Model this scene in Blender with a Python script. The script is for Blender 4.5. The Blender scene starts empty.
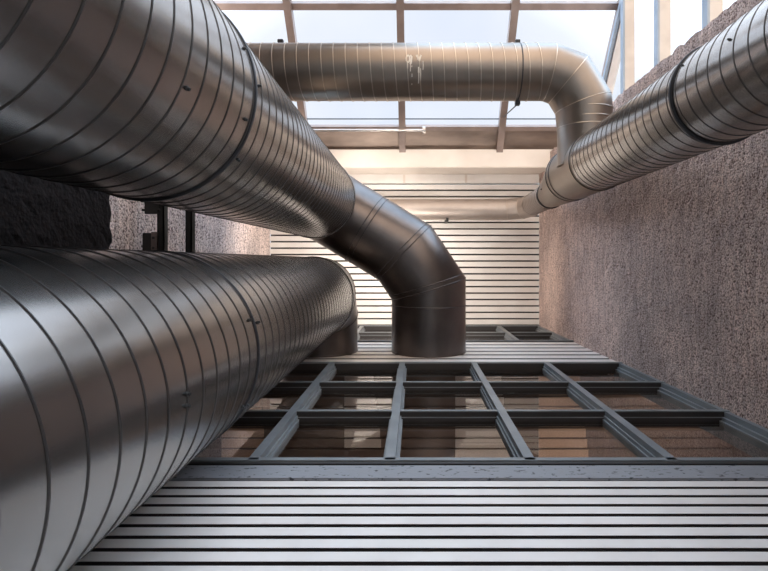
import bpy, bmesh, math, random
from mathutils import Vector, Matrix, noise
random.seed(7)
PI = math.pi
C = bpy.context.scene.collection
F = 550.0; CX = 415.0; CY = 261.0
FL = -1.5                      # floor height, the camera's eye is at z = 0

# ---------------------------------------------------------------- materials
def mat(name, col, rough=.6, metal=0.0, spec=.5):
    m = bpy.data.materials.new(name); m.use_nodes = True
    b = m.node_tree.nodes['Principled BSDF']
    b.inputs['Base Color'].default_value = (*col, 1)
    b.inputs['Roughness'].default_value = rough
    b.inputs['Metallic'].default_value = metal
    b.inputs['Specular IOR Level'].default_value = spec
    return m
def nodes(m): return m.node_tree.nodes, m.node_tree.links, m.node_tree.nodes['Principled BSDF']
def ramp(N, stops):
    r = N.new('ShaderNodeValToRGB'); e = r.color_ramp.elements
    e[0].position, e[0].color = stops[0][0], (*stops[0][1], 1)
    e[1].position, e[1].color = stops[-1][0], (*stops[-1][1], 1)
    for p, c in stops[1:-1]:
        q = e.new(p); q.color = (*c, 1)
    return r
def metal_mat(name, c0, c1, rough=.34, metal=1.0, stretch=(1,1,1)):
    m = mat(name, c0, rough, metal); N, L, b = nodes(m)
    tc = N.new('ShaderNodeTexCoord'); mp = N.new('ShaderNodeMapping'); mp.inputs['Scale'].default_value = stretch
    L.new(tc.outputs['Object'], mp.inputs['Vector'])
    n = N.new('ShaderNodeTexNoise'); n.inputs['Scale'].default_value = 2.2; n.inputs['Detail'].default_value = 4
    n.inputs['Roughness'].default_value = .62
    L.new(mp.outputs['Vector'], n.inputs['Vector'])
    r = ramp(N, [(.3, c0), (.72, c1)]); L.new(n.outputs['Fac'], r.inputs['Fac']); L.new(r.outputs['Color'], b.inputs['Base Color'])
    mr = N.new('ShaderNodeMapRange'); mr.inputs['To Min'].default_value = rough-.02; mr.inputs['To Max'].default_value = rough+.03
    L.new(n.outputs['Fac'], mr.inputs['Value']); L.new(mr.outputs['Result'], b.inputs['Roughness'])
    n2 = N.new('ShaderNodeTexNoise'); n2.inputs['Scale'].default_value = 2.2; n2.inputs['Detail'].default_value = 2
    L.new(tc.outputs['Object'], n2.inputs['Vector'])
    bp = N.new('ShaderNodeBump'); bp.inputs['Strength'].default_value = .03; bp.inputs['Distance'].default_value = .05
    L.new(n2.outputs['Fac'], bp.inputs['Height']); L.new(bp.outputs['Normal'], b.inputs['Normal'])
    return m
def concrete_mat(name, dark, mid, light, scale=34, bump=.9):
    m = mat(name, mid, .92, 0, .2); N, L, b = nodes(m)
    tc = N.new('ShaderNodeTexCoord')
    n = N.new('ShaderNodeTexNoise'); n.inputs['Scale'].default_value = scale; n.inputs['Detail'].default_value = 4; n.inputs['Roughness'].default_value = .6
    v = N.new('ShaderNodeTexVoronoi'); v.inputs['Scale'].default_value = scale*1.15; v.feature = 'F1'
    big = N.new('ShaderNodeTexNoise'); big.inputs['Scale'].default_value = 1.3; big.inputs['Detail'].default_value = 3
    for t in (n, v, big): L.new(tc.outputs['Object'], t.inputs['Vector'])
    s = N.new('ShaderNodeMath'); s.operation = 'MULTIPLY_ADD'; s.inputs[1].default_value = -.42
    L.new(v.outputs['Distance'], s.inputs[0]); 
    a = N.new('ShaderNodeMath'); a.operation = 'ADD'; a.inputs[1].default_value = .2
    L.new(n.outputs['Fac'], a.inputs[0]); L.new(a.outputs[0], s.inputs[2])
    r = ramp(N, [(.3, dark), (.47, mid), (.7, light)]); L.new(s.outputs[0], r.inputs['Fac'])
    mx = N.new('ShaderNodeMix'); mx.data_type = 'RGBA'; mx.blend_type = 'MULTIPLY'; mx.inputs['Factor'].default_value = 1
    r2 = ramp(N, [(.35, (.82, .80, .80)), (.65, (1.1, 1.05, 1.02))]); L.new(big.outputs['Fac'], r2.inputs['Fac'])
    mp = N.new('ShaderNodeMapping'); mp.inputs['Scale'].default_value = (1, .12, 1); L.new(tc.outputs['Object'], mp.inputs['Vector'])
    st = N.new('ShaderNodeTexNoise'); st.inputs['Scale'].default_value = 26; st.inputs['Detail'].default_value = 3; L.new(mp.outputs['Vector'], st.inputs['Vector'])
    r3 = ramp(N, [(.36, (.8,.78,.78)), (.6, (1.08,1.06,1.05))]); L.new(st.outputs['Fac'], r3.inputs['Fac'])
    m3 = N.new('ShaderNodeMix'); m3.data_type = 'RGBA'; m3.blend_type = 'MULTIPLY'; m3.inputs['Factor'].default_value = 1
    L.new(r.outputs['Color'], m3.inputs[6]); L.new(r3.outputs['Color'], m3.inputs[7])
    L.new(m3.outputs[2], mx.inputs[6]); L.new(r2.outputs['Color'], mx.inputs[7]); L.new(mx.outputs[2], b.inputs['Base Color'])
    bp = N.new('ShaderNodeBump'); bp.inputs['Strength'].default_value = bump; bp.inputs['Distance'].default_value = .03
    L.new(s.outputs[0], bp.inputs['Height']); L.new(bp.outputs['Normal'], b.inputs['Normal'])
    return m
def glass_mat(name, tint, ior=1.5, rough=.0):
    m = bpy.data.materials.new(name); m.use_nodes = True
    N, L = m.node_tree.nodes, m.node_tree.links
    N.remove(N['Principled BSDF']); out = N['Material Output']
    t = N.new('ShaderNodeBsdfTransparent'); t.inputs['Color'].default_value = (*tint, 1)
    g = N.new('ShaderNodeBsdfGlossy'); g.inputs['Roughness'].default_value = rough
    f = N.new('ShaderNodeFresnel'); f.inputs['IOR'].default_value = ior
    x = N.new('ShaderNodeMixShader')
    ge = N.new('ShaderNodeNewGeometry'); iv = N.new('ShaderNodeMath'); iv.operation = 'SUBTRACT'; iv.inputs[0].default_value = 1
    ml = N.new('ShaderNodeMath'); ml.operation = 'MULTIPLY'      # reflect once per pane, on the side the light arrives at
    L.new(ge.outputs['Backfacing'], iv.inputs[1]); L.new(iv.outputs[0], ml.inputs[0]); L.new(f.outputs[0], ml.inputs[1])
    L.new(ml.outputs[0], x.inputs[0]); L.new(t.outputs[0], x.inputs[1]); L.new(g.outputs[0], x.inputs[2]); L.new(x.outputs[0], out.inputs['Surface'])
    return m
def mottled(name, c0, c1, scale, rough=.6, metal=0, bump=0, lo=.4, hi=.6, stretch=(1,1,1)):
    m = mat(name, c0, rough, metal); N, L, b = nodes(m)
    tc = N.new('ShaderNodeTexCoord'); mp = N.new('ShaderNodeMapping'); mp.inputs['Scale'].default_value = stretch
    n = N.new('ShaderNodeTexNoise'); n.inputs['Scale'].default_value = scale; n.inputs['Detail'].default_value = 5
    L.new(tc.outputs['Object'], mp.inputs['Vector']); L.new(mp.outputs[0], n.inputs['Vector'])
    r = ramp(N, [(lo, c0), (hi, c1)]); L.new(n.outputs['Fac'], r.inputs['Fac']); L.new(r.outputs['Color'], b.inputs['Base Color'])
    if bump:
        bp = N.new('ShaderNodeBump'); bp.inputs['Strength'].default_value = bump; bp.inputs['Distance'].default_value = .01
        L.new(n.outputs['Fac'], bp.inputs['Height']); L.new(bp.outputs['Normal'], b.inputs['Normal'])
    return m

M = dict(
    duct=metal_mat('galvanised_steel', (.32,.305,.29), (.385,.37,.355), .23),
    duct_tan=metal_mat('galvanised_steel_warm', (.25,.21,.178), (.31,.262,.222), .38),
    duct_matte=metal_mat('matte_pale_steel', (.38,.325,.29), (.46,.40,.36), .5, .75),
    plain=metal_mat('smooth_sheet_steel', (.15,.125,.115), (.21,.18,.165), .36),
    seam=metal_mat('seam_steel', (.09,.08,.078), (.12,.11,.105), .45),
    seam_tan=metal_mat('seam_steel_warm', (.5,.43,.36), (.62,.54,.46), .4),
    band=mat('dark_joint_band', (.045,.045,.05), .5, .6),
    screw=mat('screw_steel', (.05,.05,.05), .45, .8),
    slat=mottled('slat_paint', (.72,.67,.635), (.79,.74,.705), 2.5, .5),
    ceil_slat=mottled('ceiling_slat_paint', (.86,.82,.78), (.92,.89,.85), 2.5, .6),
    backing=mat('dark_backing', (.035,.03,.03), .9),
    cream=mottled('cream_paint', (.74,.67,.60), (.80,.73,.66), 2, .55),
    frame=mottled('window_frame_paint', (.19,.21,.225), (.24,.26,.275), 4, .42, .1),
    frame_dark=mat('window_frame_dark', (.035,.032,.032), .6),  # dark colour on frame undersides and the thin trim above the sill
    rafter=mottled('rafter_paint', (.25,.19,.165), (.31,.24,.21), 4, .5),
    flash=mottled('bronze_flashing', (.20,.155,.13), (.34,.27,.225), 1.6, .5, .6, 0, .35, .7, (1,3,3)),
    wall=concrete_mat('pink_aggregate_render', (.18,.13,.118), (.64,.52,.475), (.86,.74,.69), 62, .6),
    wall_left=concrete_mat('pale_aggregate_render', (.12,.09,.085), (.80,.70,.68), (.92,.87,.85), 44, .9),
    wall_dark=concrete_mat('shade_coloured_render', (.010,.008,.008), (.016,.012,.012), (.024,.018,.017), 34, .4),  # shade on the lower left wall put into the near-black colour
    sill=mottled('stained_concrete', (.05,.05,.055), (.26,.265,.285), 45, .7, 0, .3, .32, .40, (.6,1,1)),
    steel=mat('black_steel', (.02,.02,.02), .6, .3),
    rail=mat('bright_pipe', (.55,.52,.5), .3, .9),
    glass=glass_mat('window_glass', (.92,.90,.88), 1.6),
    gable_glass=glass_mat('gable_glass', (.95,.97,.99), 1.3),
    sky_glass=glass_mat('roof_glass', (.97,.98,.99), 1.35, .3),
    blue=mottled('blue_grey_bead', (.24,.30,.37), (.30,.36,.43), 3, .4),
    post=mottled('glazing_bar_paint', (.50,.46,.43), (.58,.54,.50), 3, .5),
    inside=mat('dark_interior', (.20,.15,.13), .8),
    inside_slat=mat('dark_interior_slat', (.21,.16,.14), .6),
    tan_shade=mottled('tan_shade_panel', (.55,.42,.30), (.62,.48,.36), 2, .6),
    warm=mat('tan_reflection_patch', (.75,.55,.42), .6),  # window reflections painted as board colours, tan here and pale below
    pale=mat('pale_reflection_patch', (.85,.80,.77), .6),
    floor=mottled('pale_stone_floor', (.66,.60,.54), (.76,.70,.64), 1.5, .6),
    scuff=mat('dried_white_paint', (.85,.80,.72), .8),
)

# ---------------------------------------------------------------- helpers
def link(name, bm, m, parent=None, smooth=False, angle=None):
    me = bpy.data.meshes.new(name); bm.normal_update(); bm.to_mesh(me); bm.free()
    for k in (m if isinstance(m, (list, tuple)) else [m]): me.materials.append(M[k])
    if smooth:
        for p in me.polygons: p.use_smooth = True
        if angle: me.set_sharp_from_angle(angle=math.radians(angle))
    o = bpy.data.objects.new(name, me); C.objects.link(o)
    if parent: o.parent = parent; o.matrix_parent_inverse = parent.matrix_world.inverted()
    return o
def struct(name, bm, m, parent=None, **k):
    o = link(name, bm, m, parent, **k)
    if not parent: o['kind'] = 'structure'
    return o
def thing(name, label, cat, loc=(0,0,0), group=None):
    o = bpy.data.objects.new(name, None); C.objects.link(o); o.location = loc; o.empty_display_size = .2
    o['label'] = label; o['category'] = cat
    if group: o['group'] = group
    bpy.context.view_layer.update()
    return o
def sroot(name, loc=(0,0,0)):
    o = bpy.data.objects.new(name, None); C.objects.link(o); o.location = loc; o['kind'] = 'structure'
    bpy.context.view_layer.update()
    return o
def box(bm, x0, x1, y0, y1, z0, z1, mi=0):
    vs = [bm.verts.new(p) for p in ((x0,y0,z0),(x1,y0,z0),(x1,y1,z0),(x0,y1,z0),(x0,y0,z1),(x1,y0,z1),(x1,y1,z1),(x0,y1,z1))]
    for q in ((3,2,1,0),(4,5,6,7),(0,1,5,4),(1,2,6,5),(2,3,7,6),(3,0,4,7)):
        f = bm.faces.new([vs[i] for i in q]); f.material_index = mi
def B(*a, bev=0):
    bm = bmesh.new(); box(bm, *a)
    if bev: bmesh.ops.bevel(bm, geom=bm.edges[:], offset=bev, segments=2, affect='EDGES')
    return bm
def beam(bm, p, q, w, d, up=Vector((0,0,1)), mi=0):
    p = Vector(p); q = Vector(q); t = (q-p).normalized(); s = t.cross(up).normalized(); u = s.cross(t).normalized()
    vs = []
    for c in (p, q):
        for a, b_ in ((-1,-1),(1,-1),(1,1),(-1,1)): vs.append(bm.verts.new(c + s*a*w/2 + u*b_*d/2))
    for f in ((3,2,1,0),(4,5,6,7),(0,1,5,4),(1,2,6,5),(2,3,7,6),(3,0,4,7)):
        bm.faces.new([vs[i] for i in f]).material_index = mi
def frame_of(t):
    t = t.normalized(); a = Vector((0,0,1)) if abs(t.z) < .9 else Vector((0,1,0))
    s = t.cross(a).normalized(); return s, t.cross(s).normalized()
def cyl(bm, p, q, r, n=20, mi=0):
    p = Vector(p); q = Vector(q); s, u = frame_of(q-p); rings = []
    for c in (p, q): rings.append([bm.verts.new(c + (s*math.cos(2*PI*i/n)+u*math.sin(2*PI*i/n))*r) for i in range(n)])
    for i in range(n): bm.faces.new((rings[0][i], rings[0][(i+1)%n], rings[1][(i+1)%n], rings[1][i])).material_index = mi
    bm.faces.new(rings[0][::-1]); bm.faces.new(rings[1])
def rings_surface(bm, rings, closed_loop=False):
    n = len(rings[0])
    for a, b_ in zip(rings, rings[1:]):
        for i in range(n): bm.faces.new((a[i], a[(i+1)%n], b_[(i+1)%n], b_[i]))
def spiral(p0, p1, r, pitch=.133, n=96, ridge=.003, w=.0058, wall=.012, hand=1):
    """spiral-seam tube: strip with a raised lock seam wound as a helix; inner skin gives it wall thickness"""
    p0 = Vector(p0); p1 = Vector(p1); L = (p1-p0).length; t = (p1-p0).normalized(); s, u = frame_of(t)
    prof = [(0,0),(pitch-w,0),(pitch-w*.82,ridge),(pitch-w*.2,ridge),(pitch,0)]
    bm = bmesh.new(); turns = int(L/pitch)+2; cols = []
    for j in range(-n, n*turns+1):
        a = 2*PI*j/n*hand; d = s*math.cos(a)+u*math.sin(a); col = []
        for z, h in prof:
            zz = pitch*j/n + z; zc = min(max(zz, 0), L)
            col.append(bm.verts.new(p0 + t*zc + d*(r+h)))
        cols.append(col)
        if pitch*j/n > L: break
    for a, b_ in zip(cols, cols[1:]):
        for k in range(4):
            try:
                f = bm.faces.new((a[k], b_[k], b_[k+1], a[k+1])); f.material_index = 1 if k > 0 else 0
            except ValueError: pass
    bmesh.ops.remove_doubles(bm, verts=bm.verts, dist=1e-5)
    bmesh.ops.dissolve_degenerate(bm, edges=bm.edges, dist=1e-6)
    bmesh.ops.recalc_face_normals(bm, faces=bm.faces)
    return bm
def path_rings(pts, r, n=64):
    pts = [Vector(p) for p in pts]; dirs = [(b-a).normalized() for a, b in zip(pts, pts[1:])]
    s, u = frame_of(dirs[0]); base = [(s*math.cos(2*PI*i/n)+u*math.sin(2*PI*i/n)) for i in range(n)]
    rr = r if isinstance(r, (list, tuple)) else [r]*len(pts)
    out = []
    off = [b*rr[0] for b in base]
    out.append([pts[0]+o for o in off])
    for k in range(1, len(pts)):
        d = dirs[k-1]; 
        nrm = d if k == len(pts)-1 else (dirs[k-1]+dirs[k]).normalized()
        sc = rr[k]/rr[k-1]; ring = []; 
        for i in range(n):
            o = off[i]*sc
            p = pts[k]+o; tt = (pts[k]-p).dot(nrm)/d.dot(nrm); ring.append(p + d*tt)
        out.append(ring)
        if k < len(pts)-1:     # offsets carried on perpendicular to the new direction
            nd = dirs[k]; off = [(q-pts[k]) - nd*(q-pts[k]).dot(nd) for q in ring]
    return out
def gored(pts, r, n=64, caps=True):
    R = path_rings(pts, r, n); bm = bmesh.new()
    V = [[bm.verts.new(p) for p in ring] for ring in R]; rings_surface(bm, V)
    if caps: bm.faces.new(V[0][::-1]); bm.faces.new(V[-1])
    bmesh.ops.recalc_face_normals(bm, faces=bm.faces)
    return bm
def bead(ring, br=.007, k=6):
    """a rounded bead following a closed ring of points"""
    n = len(ring); bm = bmesh.new(); c = sum(ring, Vector())/n; V = []
    for i in range(n):
        t = (ring[(i+1)%n]-ring[i-1]).normalized(); o = (ring[i]-c).normalized(); b_ = t.cross(o).normalized()
        V.append([bm.verts.new(ring[i] + (o*math.cos(2*PI*j/k)+b_*math.sin(2*PI*j/k))*br) for j in range(k)])
    for i in range(n):
        a, b2 = V[i], V[(i+1)%n]
        for j in range(k): bm.faces.new((a[j], a[(j+1)%k], b2[(j+1)%k], b2[j]))
    bmesh.ops.recalc_face_normals(bm, faces=bm.faces)
    return bm
def ring_at(c, t, r, n=64):
    c = Vector(c); s, u = frame_of(Vector(t)); return [c+(s*math.cos(2*PI*i/n)+u*math.sin(2*PI*i/n))*r for i in range(n)]
def collar(c, t, r, w=.03, h=.012, n=72):
    """flat joint band with rolled edges"""
    c = Vector(c); t = Vector(t).normalized(); bm = bmesh.new(); rings = []
    for dz, dr in ((-w/2,-.004),(-w/2,h*.7),(-w/3,h),(w/3,h),(w/2,h*.7),(w/2,-.004)):
        rings.append([bm.verts.new(p) for p in ring_at(c+t*dz, t, r+dr, n)])
    rings.append(rings[0]); rings_surface(bm, rings); bmesh.ops.recalc_face_normals(bm, faces=bm.faces)
    return bm
def screw(c, out, r=.006):
    c = Vector(c); out = Vector(out).normalized(); bm = bmesh.new()
    cyl(bm, c-out*.006, c+out*.004, r*1.35, 12); cyl(bm, c+out*.004, c+out*.012, r, 6)
    return bm
def seg(pts, k, f): return Vector(pts[k]).lerp(Vector(pts[k+1]), f)

# ---------------------------------------------------------------- the shell
D = 1.15; XR = 2.18; XL = -2.557; ZC = 9.7; YO = -5.6; YW = -1.79; XG = 2.9

def lean(z): return 2.19 + (9.7-z)*.034
def rough_wall(x, y0, y1, z0, z1, side, thick, ragged=0, amp=.010, st=.05, rag_top=False, roof=False):
    """rendered wall: fine uneven inner face (facing side), closed solid behind; ragged outer edge at y0"""
    bm = bmesh.new(); ny = max(2, int((y1-y0)/st)); nz = max(2, int((z1-z0)/st)); g = []
    for k in range(nz+1):
        row = []; z = z0+(z1-z0)*k/nz
        for j in range(ny+1):
            ya = -.81*lean(z) if side < 0 else y0; y = ya+(y1-ya)*j/ny
            h = noise.noise(Vector((y*9, z*9, 3.1)))*amp + noise.noise(Vector((y*23, z*23, 8)))*amp*.7
            yy, zz = y, z
            if j == 0 and ragged: yy += noise.noise(Vector((z*7, 1, 1)))*ragged + noise.noise(Vector((z*19, 5, 1)))*ragged*.6
            if roof and z > 5.9: zz = min(zz, max(5.9, 9.1+(y+1.82)/1.2135-.16) if -2.5 < y < -1.84 else (5.9 if y <= -2.5 else zz))
            if k == nz and rag_top: zz += noise.noise(Vector((y*8, 2, 1)))*.05 + noise.noise(Vector((y*21, 2, 7)))*.035
            if j in (0,) or k in (nz,): h -= .0
            row.append(bm.verts.new(((lean(zz) if side < 0 else x) + side*h, yy, zz)))
        g.append(row)
    for k in range(nz):
        for j in range(ny): bm.faces.new((g[k][j], g[k][j+1], g[k+1][j+1], g[k+1][j]))
    bd = [e for e in bm.edges if e.is_boundary]
    r = bmesh.ops.extrude_edge_only(bm, edges=bd)
    for v in [v for v in r['geom'] if isinstance(v, bmesh.types.BMVert)]: v.co.x = (lean(v.co.z) if side < 0 else x) - side*thick
    be = [e for e in bm.edges if e.is_boundary]
    bmesh.ops.contextual_create(bm, geom=be)
    bmesh.ops.recalc_face_normals(bm, faces=bm.faces)
    return bm
struct('wall_right', rough_wall(XR, YW, D+.2, FL, ZC, -1, .32, .03), 'wall')
struct('wall_left', rough_wall(XL, YO, D+.2, FL, ZC, 1, .3, roof=True), 'wall_left')
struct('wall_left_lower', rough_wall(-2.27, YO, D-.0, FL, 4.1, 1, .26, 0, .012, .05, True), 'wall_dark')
struct('floor', B(XL-.3, XG+.2, YO, D+.2, FL-.15, FL), 'floor')

def slats(z0, z1, pitch=.1, cov=.07):
    bm = bmesh.new(); n = int(round((z1-z0)/pitch)); p = (z1-z0)/n; rr = .0012; XR = 2.5
    box(bm, XL, XR, D+.045, D+.12, z0, z1, 1)
    for i in range(n):
        a = z0+i*p+.5*(p-cov); b_ = a+cov
        pr = [(D+.05, a), (D+rr, a), (D, a+rr), (D, b_-rr), (D+rr, b_), (D+.05, b_)]
        A = [bm.verts.new((XL, y, z)) for y, z in pr]; Z = [bm.verts.new((XR, y, z)) for y, z in pr]
        for k in range(5): bm.faces.new((A[k], A[k+1], Z[k+1], Z[k])).material_index = 1 if k in (0, 4) else 0  # upper and lower board edges coloured dark for the shade in the gaps
    bmesh.ops.recalc_face_normals(bm, faces=bm.faces)
    return bm
struct('wall_back', slats(FL, 2.89), ['slat', 'backing'])
struct('wall_back_middle', slats(6.2, 7.82, .27, .20), ['slat', 'backing'])
# concrete sill band between slats and windows
bm = B(XL, 2.5, D-.006, D+.2, 2.895, 3.085, bev=.006)
struct('trim_1', bm, 'sill')
struct('trim_2', B(XL, 2.5, D-.012, D+.2, 3.09, 3.12), 'frame_dark')

# ceiling: slats running along x, the plain strip next to the beam
bm = bmesh.new(); y0, y1 = -1.36, D+.1; n = 23; p = (y1-y0)/n
box(bm, XL, XR+.02, y0, y1, ZC+.05, ZC+.12, 1)
for i in range(n):
    a = y0+i*p+.012; b_ = y0+(i+1)*p-.015
    pr = [(a, ZC+.055), (a, ZC+.006), (a+.006, ZC), (b_-.006, ZC), (b_, ZC+.006), (b_, ZC+.055)]
    A = [bm.verts.new((XL, y, z)) for y, z in pr]; Z = [bm.verts.new((XR+.02, y, z)) for y, z in pr]
    for k in range(5): bm.faces.new((A[k], A[k+1], Z[k+1], Z[k]))
bmesh.ops.recalc_face_normals(bm, faces=bm.faces)
struct('ceiling', bm, ['ceil_slat', 'backing'])
bm = B(XL, XG, -1.53, -1.37, ZC, ZC+.12)
struct('trim_5', bm, 'ceil_slat')
bm = bmesh.new()
for px in (-.19, .9, -1.3): box(bm, px-.02, px+.02, -1.52, -1.38, ZC-.01, ZC+.01)
struct('trim_3', bm, 'cream')
struct('trim_4', B(XL, XG, -1.83, -1.53, 9.0, ZC+.1, bev=.012), 'cream')      # deep cream beam

# ---------------------------------------------------------------- windows in the back wall
MX = [-2.52, -1.72, -.925, -.143, .656, 1.467, 2.15]
def window(name, zs, xs, gy=D+.06):
    root = sroot(name, (0, D, zs[0]))
    f = .02
    x0, x1, z0, z1 = XL, 2.45, zs[0]-.03, zs[-1]+.03
    bm = bmesh.new()     # outer frame, stepped; the right jamb follows the leaning wall
    box(bm, x0, x0+.05, D-f, D+.2, z0, z1)
    for dx, dy in ((.04, -f), (.062, .02), (.08, .045)): beam(bm, (lean(z0)-dx/2+.02, (D+dy+D+.2)/2, z0), (lean(z1)-dx/2+.02, (D+dy+D+.2)/2, z1), .18-dy, dx+.04, Vector((1,0,0)))
    box(bm, x0, x1, D-f, D+.1, z0, z0+.045); box(bm, x0, x1, D-f, D-f+.015, z1-.045, z1); box(bm, x0, x1, D-f+.015, D+.1, z1-.045, z1, 1)
    link('frame', bm, ['frame', 'frame_dark'], root)
    for x in xs[:-1]:
        bm = bmesh.new()
        box(bm, x-.030, x+.030, D-f, D+.02, z0+.01, z1-.02)
        box(bm, x-.040, x+.040, D+.02, D+.045, z0+.01, z1-.02)
        box(bm, x-.050, x+.050, D+.045, D+.1, z0+.01, z1-.02)
        link('mullion', bm, 'frame', root)
    X = [XL+.03]+xs[:-1]+[x1-.02]
    for z in zs[1:-1]:
        bm = bmesh.new()
        box(bm, x0+.01, x1-.01, D-f+.004, D-.008, z-.020, z+.020, 0)
        box(bm, x0+.01, x1-.01, D-.008, D+.03, z-.019, z+.019, 1)
        box(bm, x0+.01, x1-.01, D+.03, D+.036, z-.025, z+.025, 0)
        box(bm, x0+.01, x1-.01, D+.036, D+.1, z-.026, z+.026, 1)
        link('transom', bm, ['frame', 'frame_dark'], root)
    for a, b_ in zip(X, X[1:]):
        for c, d in zip(zs, zs[1:]):
            link('pane', B(a+.02, b_-.02, gy, gy+.008, c+.01, d-.01), 'glass', root)
    return root
window('window_1', [3.15, 4.18, 5.17, 6.14], MX)
window('window_2', [7.86, 8.78, 9.66], MX)

# rooms behind the windows: boarded ceilings, window reflections painted as paler boards
def room(name, z0, z1, patches):
    bm = bmesh.new(); y1 = 5.2
    box(bm, XL-.1, XR+1.6, y1, y1+.1, z0, z1+.1)
    box(bm, XL-.2, XL-.1, D+.2, y1, z0, z1+.1); box(bm, XR+1.6, XR+1.7, D+.2, y1, z0, z1+.1)
    box(bm, XL-.1, XR+1.6, D+.2, y1, z0-.1, z0)
    box(bm, XL-.1, XR+1.6, D+.2, y1, z1+.03, z1+.1)
    k = D+.22
    while k < y1: box(bm, XL-.1, XR+1.6, k, k+.10, z1, z1+.03, 1); k += .125
    for xa, xb, mi, ye in patches:
        k = D+.22
        while k < ye: box(bm, xa, xb + .12*(k-D), k, k+.10, z1-.012, z1, mi); k += .125
    r = struct(name, bm, ['inside', 'inside_slat', 'warm', 'pale'])
    return r
room('wall_inner_room', 3.0, 6.55, [(1.47, 1.93, 2, 2.4), (.48, 1.0, 3, 2.4), (-.84, -.52, 3, 2.2), (-2.3, -1.9, 2, 2.4)])
room('wall_inner_room_upper', 7.7, 9.75, [])

# ---------------------------------------------------------------- sloping glass roof
SL = 1.2135
def RP(x, z): return Vector((x, -1.82-(9.1-z)*SL, z))
ZL = 6.0
nr = Vector((0, -1, SL)).normalized()     # outward normal of the roof
root = sroot('window_3', (0, -1.82, 9.1))
RX = [-3.33, -1.765, -.205, 1.385, 2.87]
for x in RX:
    bm = bmesh.new(); beam(bm, RP(x, 9.12)-nr*.04, RP(x, ZL)-nr*.04, .105, .13, nr); link('rafter', bm, 'rafter', root)
for z in (7.665, 6.1):
    bm = bmesh.new(); beam(bm, RP(-3.33, z), RP(2.87, z), .09, .14, nr); link('purlin', bm, 'rafter', root)
bm = bmesh.new(); beam(bm, RP(-3.33, 8.835), RP(2.87, 8.835), .07, .08, nr); link('lower_rail', bm, 'rafter', root)
bm = bmesh.new(); beam(bm, RP(-3.33, 8.73)-nr*.03, RP(2.87, 8.73)-nr*.03, .012, .02, nr); link('glazing_line', bm, 'band', root)
bm = bmesh.new(); a, b_ = 8.85, 9.12
mid = (a+b_)/2
beam(bm, RP(-.23, mid)+nr*.02-Vector((3.1,0,0)), RP(-.23, mid)+nr*.02+Vector((3.1,0,0)), abs(b_-a)*1.57, .02, nr)
link('flashing', bm, 'flash', root)
for xa, xb in zip(RX, RX[1:]):
    for za, zb in ((8.83, 7.67), (7.66, ZL),):
        bm = bmesh.new(); c = (RP(0, za)+RP(0, zb))/2; l = (RP(0, za)-RP(0, zb)).length
        beam(bm, Vector((xa+.03, c.y, c.z))+nr*.03, Vector((xb-.03, c.y, c.z))+nr*.03, l, .01, nr)
        link('pane', bm, 'sky_glass', root)
# gable glazing at the right, beyond the wall's end
root = sroot('window_4', (XG, -4, 4.2))
for z in (8.44, 7.38, 6.34, 5.27, 4.2, 3.1, 2.0, .9):
    ye = max(YO, -1.82-(9.1-z)*SL+.05) if z > 5 else YO
    bm = B(XG-.10, XG+.035, ye, YW+.9, z-.035, z+.035, bev=.004); t = link('transom', bm, 'post', root)
    link('glazing_bead', B(XG-.125, XG-.10, ye, YW+.9, z-.05, z+.05), 'blue', root)
    zt = z-1.06
    bm = bmesh.new(); y_hi = max(YO, -1.82-(9.1-z)*SL)
    y_lo = max(YO, -1.82-(9.1-zt)*SL)
    pts = [(YW+.9, zt), (YW+.9, z), (y_hi, z), (y_lo, zt)]
    va = [bm.verts.new((XG+.02, y, q)) for y, q in pts]; vb = [bm.verts.new((XG+.03, y, q)) for y, q in pts]
    bm.faces.new(va); bm.faces.new(vb[::-1])
    for i in range(4): bm.faces.new((va[i], vb[i], vb[(i+1)%4], va[(i+1)%4]))
    link('pane', bm, 'gable_glass', root)
link('gable_post', B(XG-.08, XG+.07, YW+.8, YW+.9, 0, 9.3), 'post', root)
bm = bmesh.new(); beam(bm, RP(XG-.0, 9.1)-nr*.18, RP(XG, ZL)-nr*.18, .12, .10, nr); link('rake_bar', bm, 'post', root)
bm = bmesh.new(); beam(bm, RP(XG-.09, 9.1)-nr*.17, RP(XG-.09, ZL)-nr*.17, .05, .06, nr); link('rake_bead', bm, 'blue', root)

bm = bmesh.new(); c = (RP(0, 7.25)+RP(0, ZL))/2
beam(bm, Vector((-3.28, c.y, c.z))+nr*.07, Vector((-.25, c.y, c.z))+nr*.07, (RP(0, 7.25)-RP(0, ZL)).length, .04, nr)
link('added_shade_panel', bm, 'tan_shade', bpy.data.objects['window_3'])  # opaque panel added out of view to darken the left duct and tint its reflections
struct('light_block_front', B(XL-.28, -.9, YO-.25, YO, FL, 5.9), 'wall_dark')  # added out of view to block light from the left ducts
# pipe rail with end fitting below the flashing
zr = 8.75; pr = lambda px, z=zr: Vector(((px-CX)*z/F, (130.5-CY)*z/F, z))
root = thing('handrail_pipe', 'thin bright horizontal pipe below the roof glass, ending in a small round fitting', 'pipe', pr(423))
bm = bmesh.new(); cyl(bm, pr(262), pr(423), .022, 12); link('pipe', bm, 'rail', root, True, 40)
bm = bmesh.new(); e = pr(423.5); cyl(bm, e-Vector((.015,0,0)), e+Vector((.03,0,0)), .06, 16); link('end_flange', bm, 'rail', root, True, 40)
bm = bmesh.new(); cyl(bm, e+Vector((.01,0,0)), RP(e.x+.01, 8.87), .015, 10); link('bracket', bm, 'rail', root)

# ---------------------------------------------------------------- ducts
def part(name, bm, m, root, label=None, smooth=True, ang=35):
    o = link(name, bm, m, root, smooth, ang)
    if label: o['label'] = label
    return o
def screws(root, c, ax, r, angs):
    c = Vector(c)
    for a in angs:
        o = Vector((math.cos(a), math.sin(a), 0)); part('screw', screw(c+o*r, o), 'screw', root)
R = .477
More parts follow.
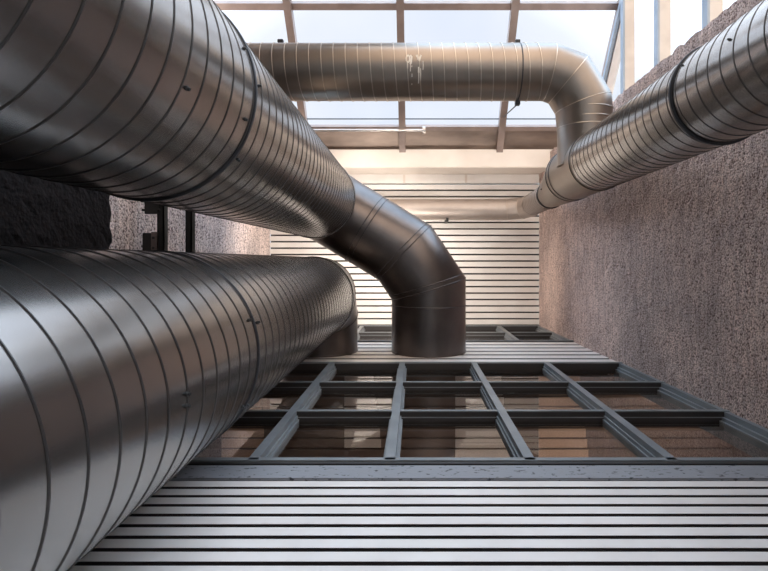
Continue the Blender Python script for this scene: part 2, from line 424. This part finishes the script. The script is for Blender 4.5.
# A: lower left riser
A = Vector((-1.203, .433, 0)); ZA = 7.0
root = thing('ventilation_duct', 'large grey spiral duct at lower left, rising beside the slatted wall and turning into it', 'duct', (A.x, A.y, FL))
ztop = ZA-.56
part('spiral_pipe', spiral((A.x, A.y, FL), (A.x, A.y, ztop), R), ['duct', 'seam'], root)
pts = [(A.x, A.y, ztop-.02), (A.x, A.y, ZA-.26), (A.x, A.y+.26, ZA), (A.x, D+.05, ZA)]
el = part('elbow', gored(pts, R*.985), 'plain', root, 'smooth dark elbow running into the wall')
for rg in path_rings(pts, R*.985)[1:3]: part('seam', bead(rg), 'seam', el)
part('end_ring', collar((A.x, A.y, ztop), (0,0,1), R, .05, .012), 'duct', root)
part('joint_band', collar((A.x, A.y, 2.55), (0,0,1), R, .014, .007), 'band', root)
part('wall_flange', collar((A.x, D-.012, ZA), (0,1,0), R*.985, .02, .006), 'plain', root)
for z, aa in ((1.75, (-.02, .06)), (2.50, (-.35, .5)), (2.61, (-.3, .55))): screws(root, (A.x, A.y, z), 0, R, aa)
# B: upper left riser
Bc = Vector((-1.187, -.751, 0)); ZB = 7.0
root = thing('ventilation_duct', 'dark spiral duct at upper left with a smooth angular bend crossing to the wall', 'duct', (Bc.x, Bc.y, FL))
ztop = ZB-.54
part('spiral_pipe', spiral((Bc.x, Bc.y, FL), (Bc.x, Bc.y, ztop), R), ['duct', 'seam'], root)
p2 = Vector((-.129, -.103, ZB)); p3 = Vector((.174, .349, ZB)); d1 = (p2-Vector((Bc.x, Bc.y, ZB))).normalized()
pts = [(Bc.x, Bc.y, ztop-.02), (Bc.x, Bc.y, ZB-.22), tuple(Vector((Bc.x, Bc.y, ZB))+d1*.22), tuple(p2), tuple(p3), (.174, D+.05, ZB)]
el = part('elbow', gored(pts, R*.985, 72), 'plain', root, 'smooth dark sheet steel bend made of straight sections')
rg = path_rings(pts, R*.985, 72)
for k in (3, 4):
    part('seam', bead(rg[k], .006), 'seam', el)
    dk = (Vector(pts[k])-Vector(pts[k-1])).normalized()
    part('seam', bead([q-dk*.06 for q in rg[k]], .006), 'seam', el)
part('seam', bead(ring_at(seg(pts, 2, .42), d1, R*.985), .006), 'seam', el)
part('seam', bead(ring_at(seg(pts, 2, .48), d1, R*.985), .006), 'seam', el)
part('seam', bead(ring_at((.174, .56, ZB), (0,1,0), R*.985), .006), 'seam', el)
part('wall_flange', collar((.174, D-.012, ZB), (0,1,0), R*.985, .02, .006), 'plain', root)
part('joint_band', collar((Bc.x, Bc.y, 2.44), (0,0,1), R, .02, .010), 'band', root)
part('end_ring', collar((Bc.x, Bc.y, ztop), (0,0,1), R, .05, .01), 'duct', root)
for z, aa in ((2.51, (-.1, .65)), (2.37, (-.35, .3)), (1.8, (.4,))): screws(root, (Bc.x, Bc.y, z), 0, R, aa)
# C: right riser, tapering to the thin duct
Cc = Vector((1.86, -1.018, 0)); RC = .30
root = thing('ventilation_duct', 'grey spiral duct running up beside the right rough wall, narrowing near the ceiling', 'duct', (Cc.x, Cc.y, FL))
part('spiral_pipe', spiral((Cc.x, Cc.y, FL), (Cc.x, Cc.y, 5.55), RC, .12, 72), ['duct', 'seam'], root)
part('tapered_section', gored([(Cc.x, Cc.y, 5.52), (Cc.x, Cc.y, 6.55), (1.9, -.93, 7.7)], [RC*1.01, RC*1.01, .185]), 'duct_tan', root, 'smooth paler section narrowing upwards')
for z in (5.56, 6.42, 6.55): part('seam', bead(ring_at((Cc.x, Cc.y, z), (0,0,1), RC*1.01), .007), 'seam', root)
part('joint_band', collar((1.9, -.93, 7.7), (0,0,1), .185, .035, .014), 'band', root, 'black joint band')
part('joint_band', collar((Cc.x, Cc.y, 3.35), (0,0,1), RC, .026, .014), 'band', root)
screws(root, (Cc.x, Cc.y, 3.30), 0, RC, (PI+.55, PI+1.2)); screws(root, (Cc.x, Cc.y, 2.75), 0, RC, (PI+.3,))
screws(root, (Cc.x, Cc.y, 6.9), 0, RC, (PI-.4,))
# D: thin duct across the ceiling
ZD = 9.28; YD = -.87
root = thing('ventilation_duct', 'thin pale duct crossing under the slatted ceiling, bending down into the tapered duct', 'duct', (1.9, -.93, 7.72))
part('spiral_pipe', spiral((1.9, -.93, 7.72), (1.9, -.915, 8.86), .175, .11, 48), ['duct_matte', 'seam'], root)
pts = [(1.9, -.915, 8.84), (1.9, -.905, 8.98), (1.80, -.885, 9.20), (1.55, YD, ZD), (1.2, YD, ZD)]
el = part('elbow', gored(pts, .178, 48), 'duct_matte', root)
for rgk in path_rings(pts, .178, 48)[1:4]: part('seam', bead(rgk, .004), 'seam_tan', el)
part('straight_pipe', gored([(1.22, YD, ZD), (XL+.02, YD, ZD)], .175, 48), 'duct_matte', root)
part('hanger_clip', B(.52, .56, YD+.15, YD+.21, ZD-.10, ZC+.0), 'steel', root)
# E: big cross duct under the roof with bend into C
RE = .296; ZE = 5.89; 
root = thing('ventilation_duct', 'tan spiral duct crossing under the glass roof and bending into the right duct', 'duct', (Cc.x, -2.03, ZE))
pts = [(1.30, -2.02, ZE), (1.43, -2.02, ZE), (1.64, -1.94, ZE), (1.80, -1.68, ZE), (1.825, -1.40, ZE), (1.83, -1.33, ZE)]
part('spiral_pipe', spiral((1.32, -2.02, ZE), (-2.5, -2.02, ZE), RE, .125, 72, .006, .009), ['duct_tan', 'seam_tan'], root)
pts[-1] = (1.83, -1.15, ZE)
rr_ = path_rings(pts, RE, 64)
rr_[-1] = [Vector((p.x, Cc.y - .004 - math.sqrt(max(0, (RC*1.01)**2-(p.x-Cc.x)**2)), p.z)) for p in rr_[-1]]   # cut to fit round the riser
bm = bmesh.new(); VV = [[bm.verts.new(p) for p in q] for q in rr_]; rings_surface(bm, VV); bm.faces.new(VV[0][::-1]); bmesh.ops.recalc_face_normals(bm, faces=bm.faces)
el = part('elbow', bm, 'duct_tan', root)
part('saddle_seam', bead(rr_[-1], .006), 'duct_tan', root)
rg = path_rings(pts, RE, 64)
for k in (1, 2, 3): part('seam', bead(rg[k], .004), 'seam_tan', el)
for y in (-1.60, -1.50, -1.42): part('seam', bead(ring_at((1.825, y, ZE), (0,1,0), RE), .004), 'seam_tan', el)
part('joint_band', collar((1.10, -2.02, ZE), (1,0,0), RE, .012, .004), 'band', root)
for s in (-1, 1):
    o = part('clamp_lug', B(1.075, 1.125, -2.02+s*(RE+.03)-.022, -2.02+s*(RE+.03)+.022, ZE-.02, ZE+.05, bev=.004), 'band', root)
part('clamp_lug', B(-1.47, -1.41, -2.02-RE-.055, -2.02-RE-.02, ZE-.02, ZE+.03, bev=.004), 'band', root)
bm = bmesh.new(); cyl(bm, (1.10, -2.02+RE+.04, ZE+.02), tuple(RP(1.385, 8.69)-nr*.1), .007, 8); part('hanger_wire', bm, 'steel', root)
# dried paint marks on the cross duct: an o, a y shape and runs below them
def onE(x, a, h=.0012): return Vector((x, -2.02+math.sin(a)*(RE+h), ZE-math.cos(a)*(RE+h)))
bm = bmesh.new()
def stroke(pts2, w):
    V = []
    for k, (x, a) in enumerate(pts2):
        p, q = pts2[max(0, k-1)], pts2[min(len(pts2)-1, k+1)]; t = Vector((q[0]-p[0], (q[1]-p[1])*RE)).normalized(); nn = Vector((-t.y, t.x))*w/2
        V.append((x, a, nn))
    L_ = []
    for x, a, nn in V:
        L_.append([bm.verts.new(onE(x+s*nn.x, a+s*nn.y/RE, h)) for s, h in ((-1,.0),(-1,.002),(1,.002),(1,.0))])
    for P, Q in zip(L_, L_[1:]):
        for j in range(3): bm.faces.new((P[j], P[j+1], Q[j+1], Q[j]))
zx = lambda px: (px-CX)*(ZE-RE*.95)/F
circ = [(zx(408)+.017*math.cos(t), -.13+.13*math.sin(t)) for t in [2*PI*k/12 for k in range(13)]]
stroke(circ, .015)
stroke([(zx(410.2), -.26), (zx(411.6), -.2), (zx(411), -.02), (zx(410.4), .05)], .02)
stroke([(zx(416.5), -.27), (zx(418.3), -.14), (zx(419), .2), (zx(418.8), .34)], .02)
stroke([(zx(421), -.27), (zx(420), -.16), (zx(419), -.04)], .018)
stroke([(zx(416.7), -.26), (zx(418), -.25)], .01)
for px, a0, a1 in ((407.5, .02, .2), (410.4, .04, .3), (411.8, .1, .75), (418.6, .3, .7), (420.6, .2, .6), (423, -.05, .25)):
    stroke([(zx(px), a0), (zx(px)+.002, (a0+a1)/2), (zx(px), a1)], .007)
bmesh.ops.recalc_face_normals(bm, faces=bm.faces)
part('paint_mark', bm, 'scuff', root, 'white dried paint marks with drips', smooth=False)

# ---------------------------------------------------------------- steel by the left wall
def strut(xp, z, w, label):
    x = (xp-CX)*z/F
    root = thing('steel_strut', label, 'steel bar', (x, -.2, z))
    hw = w/2
    bm = bmesh.new()
    box(bm, x-hw, x+hw, -1.7, 1.14, z, z+.012); box(bm, x-hw, x-hw+.012, -1.7, 1.14, z, z+.08); box(bm, x+hw-.012, x+hw, -1.7, 1.14, z, z+.08)
    link('channel', bm, 'steel', root)
    return root, x
s1, x1 = strut(160.5, 5.0, .062, 'wider dark steel channel by the left wall, with bolted plates on it')
s2, x2 = strut(188.5, 5.0, .056, 'slimmer dark steel channel crossing the left wall, without plates')
z = 4.98
Yp = lambda py: (py-CY)*z/F
Xp = lambda px: (px-CX)*z/F
pl = link('bracket', B(Xp(145), Xp(157.6), Yp(199), Yp(214), z-.012, z+.02, bev=.003), 'steel', s1)
for py, px in ((201, 141), (210, 142)):
    bm = bmesh.new(); cyl(bm, (Xp(px), Yp(py), z), (Xp(160), Yp(py), z), .012, 8); link('bolt', bm, 'steel', pl)
pl = link('bracket', B(Xp(143), Xp(152), Yp(233), Yp(256), z-.012, z+.03, bev=.003), 'steel', s1)
link('side_plate', B(Xp(152), Xp(158), Yp(232), Yp(256), z-.02, z+.01, bev=.003), 'plain', pl)
for py in (238, 248):
    bm = bmesh.new(); cyl(bm, (Xp(154.5), Yp(py), z-.03), (Xp(154.5), Yp(py), z-.018), .012, 6); link('bolt', bm, 'screw', pl)

# ---------------------------------------------------------------- light
HZ = 8.5
w = bpy.data.worlds.new('overcast_sky'); bpy.context.scene.world = w; w.use_nodes = True
N, L = w.node_tree.nodes, w.node_tree.links; bg = N['Background']
tc = N.new('ShaderNodeTexCoord'); sp = N.new('ShaderNodeSeparateXYZ'); L.new(tc.outputs['Generated'], sp.inputs[0])
n = N.new('ShaderNodeTexNoise'); n.inputs['Scale'].default_value = 2.6; n.inputs['Detail'].default_value = 4; L.new(tc.outputs['Generated'], n.inputs['Vector'])
rc = ramp(N, [(.35, (.72,.77,.88)), (.65, (.84,.86,.91))]); L.new(n.outputs['Fac'], rc.inputs['Fac'])
rg = ramp(N, [(.0, (0,0,0)), (.45, (0,0,0)), (.56, (1,1,1))])
mr = N.new('ShaderNodeMapRange'); mr.inputs['From Min'].default_value = -1; mr.inputs['From Max'].default_value = 1; L.new(sp.outputs['Z'], mr.inputs['Value'])
L.new(mr.outputs['Result'], rg.inputs['Fac'])
bl = ramp(N, [(.76, (.60,.82,1)), (.93, (1,1,1))]); L.new(mr.outputs['Result'], bl.inputs['Fac'])
bm_ = N.new('ShaderNodeMix'); bm_.data_type = 'RGBA'; bm_.blend_type = 'MULTIPLY'; bm_.inputs[0].default_value = 1; L.new(rc.outputs['Color'], bm_.inputs[6]); L.new(bl.outputs['Color'], bm_.inputs[7])
mx = N.new('ShaderNodeMix'); mx.data_type = 'RGBA'; L.new(rg.outputs['Color'], mx.inputs[0]); mx.inputs[6].default_value = (1.1,.9,.74,1); L.new(bm_.outputs[2], mx.inputs[7])
L.new(mx.outputs[2], bg.inputs['Color']); 
# brightness by elevation: hazy, brighter towards the horizon
L.new(mx.outputs[2], bg.inputs['Color'])
er = ramp(N, [(.0, (.2,)*3), (.48, (.2,)*3), (.5, (1,)*3), (.74, (.55,)*3), (.88, (.28,)*3), (.95, (0,)*3)]); L.new(mr.outputs['Result'], er.inputs['Fac'])
st = N.new('ShaderNodeMath'); st.operation = 'MULTIPLY_ADD'; st.inputs[1].default_value = HZ-1; st.inputs[2].default_value = 1.18
L.new(er.outputs['Color'], st.inputs[0]); L.new(st.outputs[0], bg.inputs['Strength'])


def spot(name, loc, aim, energy, col, size, radius=.25, blend=.6):
    l = bpy.data.lights.new(name, 'SPOT'); l.energy = energy; l.color = col; l.spot_size = math.radians(size); l.spot_blend = blend; l.shadow_soft_size = radius
    o = bpy.data.objects.new(name, l); C.objects.link(o); o.location = loc
    o.rotation_euler = (Vector(aim)-Vector(loc)).to_track_quat('-Z', 'Y').to_euler(); return o
for p, aim, e, c in (((.17, .55, 7.75), (.17, .4, 9.7), 110, 160), ((-.7, -.4, 7.78), (-1.6, -.35, 9.3), 120, 150), ((1.84, -1.40, 6.4), (1.3, -.3, 9.7), 120, 80), ((-.4, -2.0, 6.35), (-.2, -1.0, 9.7), 80, 50)):
    spot('ceiling_fill', p, aim, e, (1, .90, .81), c, .09, .5)  # unseen fill lights added to brighten the ceiling, no fixtures

l = bpy.data.lights.new('room_fill', 'POINT'); l.energy = 42; l.color = (1,.86,.76); l.shadow_soft_size = .15  # unseen fill added to brighten the room behind the glass
o = bpy.data.objects.new('room_fill', l); C.objects.link(o); o.location = (1.5, 4.2, 4.6)
# ---------------------------------------------------------------- camera
cd = bpy.data.cameras.new('camera'); cam = bpy.data.objects.new('camera', cd); C.objects.link(cam)
cam.location = (0, 0, 0); cam.rotation_euler = (PI, 0, 0)
cd.sensor_width = 36; cd.lens = F/768*36; cd.shift_x = -(CX-384)/768; cd.shift_y = -(285.5-CY)/768
cd.clip_start = .02
bpy.context.scene.camera = cam
vs = bpy.context.scene.view_settings
vs.view_transform = 'Standard'; vs.look = 'None'; vs.exposure = 0; vs.gamma = 1; vs.use_curve_mapping = False
